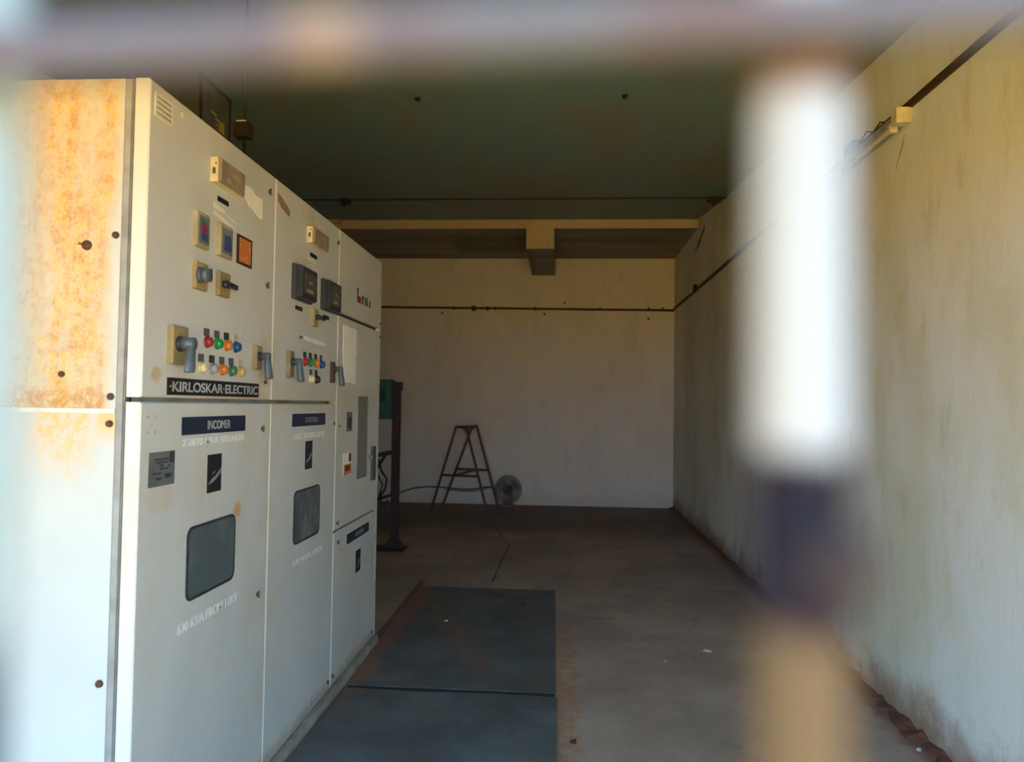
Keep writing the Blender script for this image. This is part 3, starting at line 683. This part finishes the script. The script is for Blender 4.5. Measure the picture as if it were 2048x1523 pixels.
for x,z,lb in ((-1.83,2.87,'dark plug in the plaster just below the left part of the back wall conduit'),(-.28,2.86,'dark plug in the plaster below the middle of the back wall conduit'),(.02,3.03,'dark plug in the plaster just above the middle of the back wall conduit'),(1.27,2.80,'dark plug in the plaster below the conduit near the right corner')):
    tag(MB().cyl((x,YB-.012,z),(x,YB-.0005,z),.02,8).build('wall_plug',LOCKM,origin=(x,YB,z)),lb,'wall plug','plugs in the back wall plaster')

# tube light on the right wall
t=thing('tube_light','grey fluorescent tube batten under the dark strip on the right wall','light fixture',(XR,4.2,2.90))
ya,yb=3.60,4.82; zt=2.895
mb=MB(); mb.box(XR-.050,XR,ya+.06,yb-.06,zt-.028,zt+.028); mb.build('housing',FIXM,t)
for y0,y1 in ((ya,ya+.06),(yb-.06,yb)): MB().bbox(XR-.075,XR,y0,y1,zt-.04,zt+.034,.004).build('end_cap',CAPM,t)
MB().cyl((XR-.055,ya+.10,zt-.038),(XR-.055,yb-.10,zt-.038),.013,12).build('tube',FIXM,t)
for y in (ya+.10,yb-.10): MB().box(XR-.068,XR-.03,y-.012,y+.012,zt-.055,zt-.015).build('lamp_holder',CAPM,t)
MB().box(XR-.06,XR,4.18,4.30,zt+.03,zt+.085).build('choke',PANELD,t)
MB().tube([(XR-.02,3.78,zt+.03),(XR-.025,3.9,zt+.075),(XR-.02,4.0,zt+.06),(XR-.02,4.08,zt+.095),(XR-.02,4.2,zt+.06)],.004,6).build('wire',DARKW,t)

# ceiling purlin, brackets and bolts
t=thing('ceiling_rail','dark steel rod spanning the teal sheet ceiling near its far edge','ceiling rail',(-.6,7.6,3.62))
MB().bar((XL,7.62,3.632),(XR,7.62,3.632),.03,.018).build('rod',STEEL,t)
for x,s_ in ((-2.31,1),(1.53,1.4)):
    MB().box(x-.05*s_,x+.05*s_,7.57,7.66,3.59,3.64).mat(0).bar((x,7.6,3.60),(x-.02,7.6,3.555),.04,.03,(0,1,0)).build('bracket',CONDM,t)
for x,lab in ((-.922,'small dark bolt under the sheet ceiling, left of the two'),(.363,'small dark bolt under the sheet ceiling, right of the two')):
    z=roofz(4.51); mb=MB().cyl((x,4.51,z),(x,4.51,z-.008),.020,12).cyl((x,4.51,z-.008),(x,4.51,z-.022),.011,6)
    tag(mb.build('ceiling_bolt',CONDM,origin=(x,4.51,z)),lab,'bolt','bolts in the sheet ceiling')

# ------------------------------------------------------------------ equipment stand
t=thing('equipment_stand','dark post with teal enclosure standing behind the far cabinet','equipment stand',(-1.69,7.5,0))
MB().box(-1.73,-1.655,7.46,7.54,.012,1.70).box(-1.745,-1.64,7.45,7.55,1.62,1.705).build('post',POSTM,t)
mb=MB().box(-1.95,-1.58,7.36,7.64,0,.014)
for s_ in (-1,1):
    mb.add([(-1.69+s_*.035,7.49,.014),(-1.69+s_*.11,7.49,.014),(-1.69+s_*.035,7.49,.14),(-1.69+s_*.035,7.51,.014),(-1.69+s_*.11,7.51,.014),(-1.69+s_*.035,7.51,.14)],[(0,1,2),(5,4,3),(0,3,4,1),(1,4,5,2),(0,2,5,3)])
mb.build('base_plate',POSTM,t)
MB().bbox(-2.15,-1.733,7.42,7.62,1.32,1.73,.006).build('enclosure',TEAL,t)
MB().box(-1.86,-1.79,7.414,7.42,1.50,1.63).build('name_panel',TEALD,t)
MB().bar((-1.73,7.5,.985),(-2.15,7.5,.90),.05,.045).bar((-1.80,7.5,.955),(-1.95,7.5,.72),.02,.03).bar((-1.73,7.5,.55),(-2.2,7.5,.40),.03,.03).build('arm',CONDM,t)
mb=MB(); 
mb.tube([(-1.86,7.45,.92),(-1.82,7.42,.80),(-1.76,7.42,.72),(-1.78,7.44,.62),(-1.86,7.46,.50),(-1.95,7.48,.42)],.011,8)
mb.tube([(-1.90,7.42,.94),(-1.88,7.40,.82),(-1.80,7.40,.66),(-1.84,7.42,.54),(-1.80,7.45,.46),(-1.75,7.46,.50)],.009,8)
tag(mb.build('cable_loop',CABLE,origin=(-1.84,7.44,.7)),'loose black cables hanging beside the post of the teal enclosure','cable')
# cable strung along the wall
pts=[(-1.74,7.6,.60),(-2.0,8.6,.40),(-2.25,10.4,.24),(-2.2,11.0,.225),(-2.0,11.03,.25),(-1.75,11.03,.245),(-1.5,11.03,.22),(-1.3,11.02,.225),(-1.12,11.02,.265),(-.98,10.98,.255)]
mb=MB().tube(pts,.011,8).tube([(-1.75,11.04,.22),(-1.5,11.05,.19),(-1.25,11.05,.195),(-1.05,11.03,.26)],.007,6)
tag(mb.build('wall_cable',CABLE,origin=(-1.6,11,.22)),'black cable strung low along the back wall to the fan','cable')

# ------------------------------------------------------------------ trestle ladder
t=thing('trestle_ladder','dark red steel trestle ladder standing by the back wall','ladder',(-1.35,10.4,0))
a0,a1=(-1.797,10.2,.0),(-1.463,10.2,1.175); k0,k1=(-.982,10.0,.0),(-1.31,10.12,1.165)
b0,b1=(-1.720,10.72,.0),(-1.30,10.72,1.165); d0,d1=(-.90,10.7,.0),(-1.235,10.72,1.178)
for p,q in ((a0,a1),(k0,k1),(b0,b1),(d0,d1)):
    MB().bar(p,q,.034,.030,(0,1,0)).build('leg',REDOX,t)
MB().bar(a1,k1,.03,.03).bar(b1,d1,.03,.03).bar(a1,(-1.30,10.72,1.17),.03,.03).bar(k1,d1,.03,.03).build('top_frame',REDOX,t)
MB().box(-1.36,-1.27,10.2,10.7,1.12,1.16).build('hinge_plate',TREAD,t)
MB().bar((-1.655,10.15,.512),(-1.125,10.08,.508),.03,.032).build('rung',RUNG,t)
MB().bar((-1.545,10.72,.55),(-1.045,10.7,.54),.03,.032).build('rung',RUNG,t)
MB().bar((-1.42,10.13,.52),(-1.22,10.68,.55),.09,.012).build('tread',TREAD,t)

# ------------------------------------------------------------------ fan on the floor
fc=Vector((-.775,10.93,.245)); t=thing('electric_fan','old wire caged electric fan on the floor against the back wall','fan',(-.78,10.93,0))
T=Matrix.Rotation(math.radians(-12),4,'X'); T2=Matrix.Rotation(math.radians(14),4,'Z')
def fp(x,y,z): return fc+(T2@T@Vector((x,y,z)))
mb=MB()
for rr,yy in ((.195,0),(.19,-.03),(.15,-.048),(.105,-.058),(.06,-.062)):
    mb.tube([fp(rr*math.cos(2*PI*i/40),yy,rr*1.03*math.sin(2*PI*i/40)) for i in range(40)],.0035 if rr<.19 else .007,6,True)
for i in range(40):
    a=2*PI*i/40; c_,s_=math.cos(a),math.sin(a)
    mb.tube([fp(r*c_,yy,r*1.03*s_) for r,yy in ((.05,-.062),(.105,-.058),(.15,-.048),(.19,-.03),(.195,0),(.18,.04),(.12,.055))],.0028,4)
mb.build('guard',FANG,t)
MB().cyl(fp(0,-.066,0),fp(0,-.055,0),.055,20).build('badge',FAND,t)
MB().cyl(fp(0,-.02,0),fp(0,.09,0),.07,20).dome(fp(0,.09,0),fp(0,1,0)-fc,.07,.04,20).build('motor',FAND,t)
mb=MB()
for k in range(3):
    vs=[];a0_=2*PI*k/3+.5
    for j in range(7):
        u=j/6; r=.05+.12*u
        for sgn in (-1,1):
            an=a0_+sgn*(.28+.42*math.sin(PI*min(1,u*.8+.15))); vs.append(fp(r*math.cos(an),-.015+sgn*.018,r*math.sin(an)))
    top=list(vs); vs2=[v+(T2@T@Vector((0,.003,0))) for v in vs]; fs=[]
    for j in range(6): a=2*j; fs += [(a,a+1,a+3,a+2),(a+14,a+16,a+17,a+15),(a,a+2,a+16,a+14),(a+1,a+15,a+17,a+3)]
    fs += [(0,14,15,1),(12,13,27,26)]
    mb.add(top+vs2,fs,True)
mb.build('blades',FANB,t)
MB().cone((-.79,10.93,0),(-.79,10.93,.03),.11,.10,24).cone((-.79,10.93,.03),(-.785,10.96,.10),.07,.03,16).bar((-.785,10.96,.06),(-.78,10.99,.22),.03,.02).build('base',FANBASE,t)

# ------------------------------------------------------------------ debris
def scrap(x,y,sx,sy,mat,name,label,cat,seed,h=.004):
    r=random.Random(seed); n_=9; P=[(x+sx*math.cos(2*PI*i/n_)*r.uniform(.6,1.1),y+sy*math.sin(2*PI*i/n_)*r.uniform(.6,1.1)) for i in range(n_)]
    zb=.006 if x<-.03 else 0
    vs=[(a,b,zb) for a,b in P]+[(x+(a-x)*.75,y+(b-y)*.75,zb+h*r.uniform(.7,1.2)) for a,b in P]
    fs=[tuple(range(n_))[::-1],tuple(range(n_,2*n_))]+[(i,(i+1)%n_,(i+1)%n_+n_,i+n_) for i in range(n_)]
    tag(MB().add(vs,fs).build(name,mat,origin=(x,y,zb)),label,cat)
scrap(.906,4.65,.035,.03,SCRAP,'paper_scrap','largest pale scrap lying on the bare concrete floor','litter',1,.006)
scrap(.618,4.43,.010,.012,SCRAP,'paper_scrap','tiny pale crumb on bare concrete, left of the larger scrap','litter',2)
scrap(-.769,5.06,.017,.018,SCRAP,'paper_scrap','pale crumb lying on the farther rubber mat','litter',3,.006)
scrap(.42,5.75,.05,.03,CARDL,'paper_scrap','dull flattened scrap on the concrete beyond the mats','litter',6,.002)
scrap(-.274,5.51,.02,.02,PEB,'pebble','dark pebble near the far right corner of the farther mat','pebble',4,.014)
scrap(.068,3.32,.016,.016,PEB,'pebble','dark pebble on red dust beside the near mat edge','pebble',5,.012)
scrap(1.575,3.40,.015,.015,SCRAP,'pebble','pale pebble in the red earth at the foot of the right wall','pebble',8,.01)

# ------------------------------------------------------------------ gate in the doorway (a degree out of plumb)
TLT=Matrix.Identity(4)
def gp(x,y,z): return TLT@Vector((x,y,z))
t=thing('security_gate','rusty whitewashed steel bar gate right in front of the viewer','gate',(.7,.118,0))
SP=.136
for k in range(13):
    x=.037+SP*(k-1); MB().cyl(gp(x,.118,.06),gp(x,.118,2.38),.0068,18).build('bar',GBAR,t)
for z in (.10,.57,1.065,1.5385,2.0,2.36):
    MB().cyl((-.235,.1045,z-.235*.029-.0038),(1.58,.1045,z+1.58*.029-.0038),.0042,12).build('rail',GRAIL,t)
for x in (-.245,1.59): MB().bar(gp(x,.115,.03),gp(x,.115,2.40),.02,.03,(0,1,0)).build('stile',GRAIL,t)
MB().dome((.0405,.112,1.4575),(0,-1,0),.0058,.004,14).dome((.0405,.112,1.4575),(0,1,0),.0058,.004,14).build('weld_lump',plain('weld_rust',(.012,.006,.009),.9),t)
rnd=random.Random(12); mt=[o for o in COL.objects if o.name=='rubber_mat.001'][0]; vs=[];fs=[]
for i in range(25):
    x=-1.10+1.08*i/24; y=3.843+.002*math.sin(i*.9); h=.014*rnd.uniform(.8,1.15)
    vs += [(x,y-h-.012,.0002),(x,y+h,.0002),(x,y-h-.012,.0064),(x,y+h,.0064)]
    if i: a=4*(i-1); b=a+4; fs += [(a+2,a+3,b+3,b+2),(a+1,b+1,b+3,a+3),(a,a+2,b+2,b)]
fs += [(0,1,3,2),(96,98,99,97)]
MB().add(vs,fs).build('mat_gap_strip',plain('dirt_in_joint',(.022,.024,.027),.9),mt)  # dark dirt strip filling the gap between the two mats
